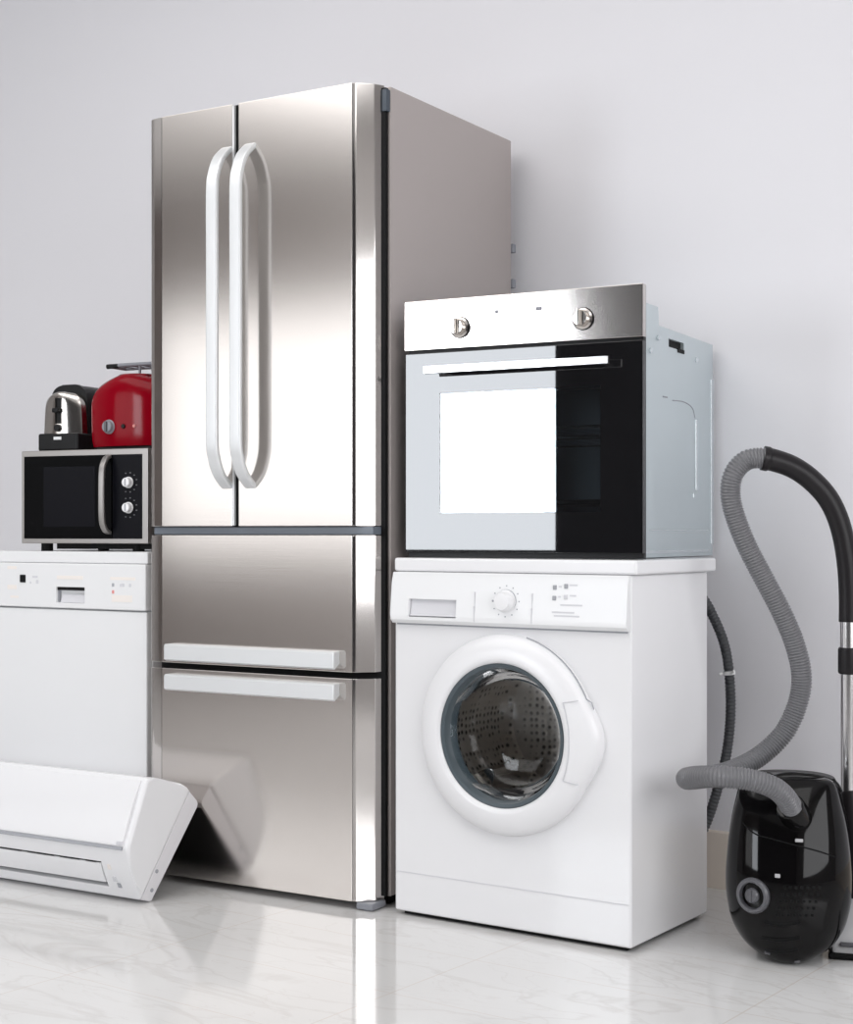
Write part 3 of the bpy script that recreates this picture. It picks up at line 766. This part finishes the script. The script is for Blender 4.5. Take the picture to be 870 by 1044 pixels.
# hose
hk = [(809, 826, 3.185), (800, 812, 3.165), (787, 802, 3.15), (765, 795, 3.145), (735, 792, 3.155), (712, 792, 3.20), (701, 793.5, 3.245), (704, 794, 3.295), (722, 792, 3.345), (748, 785, 3.385),
      (776, 770, 3.41), (801, 745, 3.42), (815, 712, 3.42), (817, 684, 3.415), (809, 652, 3.41), (795, 620, 3.405), (778, 588, 3.40), (762, 557, 3.395), (750, 527, 3.39), (745, 504, 3.385), (748, 484, 3.38), (760, 470, 3.38), (776, 467, 3.38), (790, 469, 3.38)]
hq = resample(smooth_path([vl(*px3(*k)) for k in hk], 14), .0013)
bm = B(); tube(bm, hq, lambda i: (.0228, .0222, .0203, .0203, .0222)[i % 5], 20); obj('hose', bm, M['hose'], VA, 70)
# black bent grip
gk = [(778, 467, 3.38), (790, 469.5, 3.38), (808, 476, 3.38), (826, 488, 3.38), (843, 506, 3.38), (854, 527, 3.38), (861, 552, 3.38), (865, 580, 3.38), (866.5, 608, 3.38), (866.5, 634, 3.38)]
gp = smooth_path([vl(*px3(*k)) for k in gk], 8); ng = len(gp)
bm = B(); tube(bm, gp, lambda i: .0268 if i < 5 else (.0250 - .004 * i / ng if i < ng * .55 else .0228), 24); obj('grip', bm, M['vac_dark'], VA, 50)
# telescopic wand
def vp(px_, y_): return vl(*px3(px_, y_, 3.38))
bm = B(); tube(bm, [vp(866.5, 630), vp(866.5, 664)], .0200, 28); wa_ = obj('wand_sleeve', bm, M['chrome'], VA, 40)
bm = B(); tube(bm, [vp(866.5, 660), vp(866.5, 662), vp(866.5, 685), vp(866.5, 687)], lambda i: (.022, .0245, .0245, .022)[i], 28); obj('wand_collar', bm, M['vac_dark'], VA, 40)
bm = B(); tube(bm, [vp(866.5, 684), vp(866.5, 812)], .0185, 28); obj('wand', bm, M['chrome'], VA, 40)
a_ = Vector(vp(867.5, 806)); b_ = Vector(vl(.925, 3.345, .095))
bm = B(); tube(bm, [a_, a_.lerp(b_, .05), a_.lerp(b_, .5), a_.lerp(b_, .9), b_], lambda i: (.020, .0235, .0225, .025, .020)[i], 28); obj('nozzle_joint', bm, M['vac_dark'], VA, 40)
# floor nozzle
nx, ny, _ = vl(.985, 3.285, 0)
bm = B()
prism(bm, [(-.065, .010), (-.070, .035), (-.045, .075), (.0, .108), (.05, .108), (.075, .075), (.08, .010)], 'x', -.130, .130, .012, 4)
for v in bm.verts: v.co += Vector((nx, ny, 0))
nz_ = obj('floor_nozzle', bm, M['vac_grey'], VA, 50)
bm = B(); box(bm, nx - .134, nx + .134, ny - .074, ny + .082, .001, .014, .004, 2); obj('nozzle_sole', bm, M['gap'], nz_)
bm = B(); box(bm, nx - .110, nx - .06, ny - .0785, ny - .060, .030, .038, .002, 1); obj('nozzle_pedal', bm, M['dial_grey'], nz_)
for x in (-.055, .055):
    bm = B(); disc(bm, (x, .055, 0.022), .022, -.012, .012, 'x', 24); obj('wheel', bm, M['gap'], VA)

# ------------------------------------------------------------------ light
def area(name, pos, aim, sx, sy, radiance, col=(1, 1, 1)):
    l = bpy.data.lights.new(name, 'AREA'); l.shape = 'RECTANGLE'; l.size = sx; l.size_y = sy
    l.energy = radiance * PI * sx * sy; l.color = col
    o = bpy.data.objects.new(name, l); COL.objects.link(o); o.location = pos
    o.rotation_euler = Vector(aim).to_track_quat('-Z', 'Y').to_euler(); return o
# assumed long window, unseen, in the wall opposite, behind the photographer to the left
wu0, wu1, wz0, wz1 = -4.62, -1.50, .79, 2.22; wum = -2.62
area('assumed_window_light', room((wum + wu1) / 2 + .02, WF - .03, (wz0 + wz1) / 2), -W, wu1 - wum - .04, wz1 - wz0, 11., (.90, .945, 1.0))  # assumed pane, brightness set for the oven glass reflection
area('assumed_window_light', room((wu0 + wum) / 2 - .02, WF - .03, (wz0 + wz1) / 2), -W, wum - wu0 - .04, wz1 - wz0, 1.9, (.98, .99, 1.0))  # assumed dimmer pane, set for the fridge door reflection
bm = B()
def rbox(u0, u1, w0, w1, z0, z1):
    vs = [bm.verts.new(room(u, w, z)) for u in (u0, u1) for w in (w0, w1) for z in (z0, z1)]
    for f in ((0, 1, 3, 2), (4, 6, 7, 5), (0, 4, 5, 1), (2, 3, 7, 6), (0, 2, 6, 4), (1, 5, 7, 3)): bm.faces.new([vs[i] for i in f])
t_ = .06
rbox(wu0 - t_, wu0, WF - .06, WF, wz0 - t_, wz1 + t_); rbox(wu1, wu1 + t_, WF - .06, WF, wz0 - t_, wz1 + t_); rbox(wum - .02, wum + .02, WF - .06, WF, wz0, wz1)
rbox(wu0, wu1, WF - .06, WF, wz0 - t_, wz0); rbox(wu0, wu1, WF - .06, WF, wz1, wz1 + t_)
o = obj('assumed_window_frame', bm, M['charcoal_dark']); o['kind'] = 'structure'  # frame of the assumed window, added around its light panels
# assumed unseen ceiling light, then a second one added to brighten right-facing sides
area('assumed_ceiling_light', room(-1.6, 2.7, HC - .02), (0, 0, -1), 3.4, 2.0, 2.35, (1, .985, .97))
area('assumed_ceiling_light', room(2.0, 3.1, HC - .02), (0, 0, -1), 1.6, 2.2, 1.8, (1, .985, .97))
# unseen fill light added on the right to brighten the appliance sides
area('side_fill', room(3.1, 2.35, 1.40), -U, 3.0, 1.65, 4.3, (.97, .98, 1))

w = bpy.data.worlds.new('world'); S.world = w; w.use_nodes = True
w.node_tree.nodes['Background'].inputs[0].default_value = (.6, .6, .62, 1); w.node_tree.nodes['Background'].inputs[1].default_value = .3

# ------------------------------------------------------------------ camera
cam = bpy.data.cameras.new('camera'); co = bpy.data.objects.new('camera', cam); COL.objects.link(co)
co.location = (0, 0, .89); co.rotation_euler = (PI / 2, 0, 0)
cam.sensor_fit = 'HORIZONTAL'; cam.sensor_width = 36; cam.lens = 36 * 1593 / 870
cam.shift_y = 20.4 / 870; cam.clip_start = .05
S.camera = co
S.view_settings.view_transform = 'Standard'; S.view_settings.look = 'None'; S.view_settings.gamma = 1; S.view_settings.use_curve_mapping = False
S.view_settings.exposure = -.06
S.cycles.use_denoising = True
S.cycles.max_bounces = 10; S.cycles.diffuse_bounces = 6; S.cycles.glossy_bounces = 6; S.cycles.transparent_max_bounces = 12
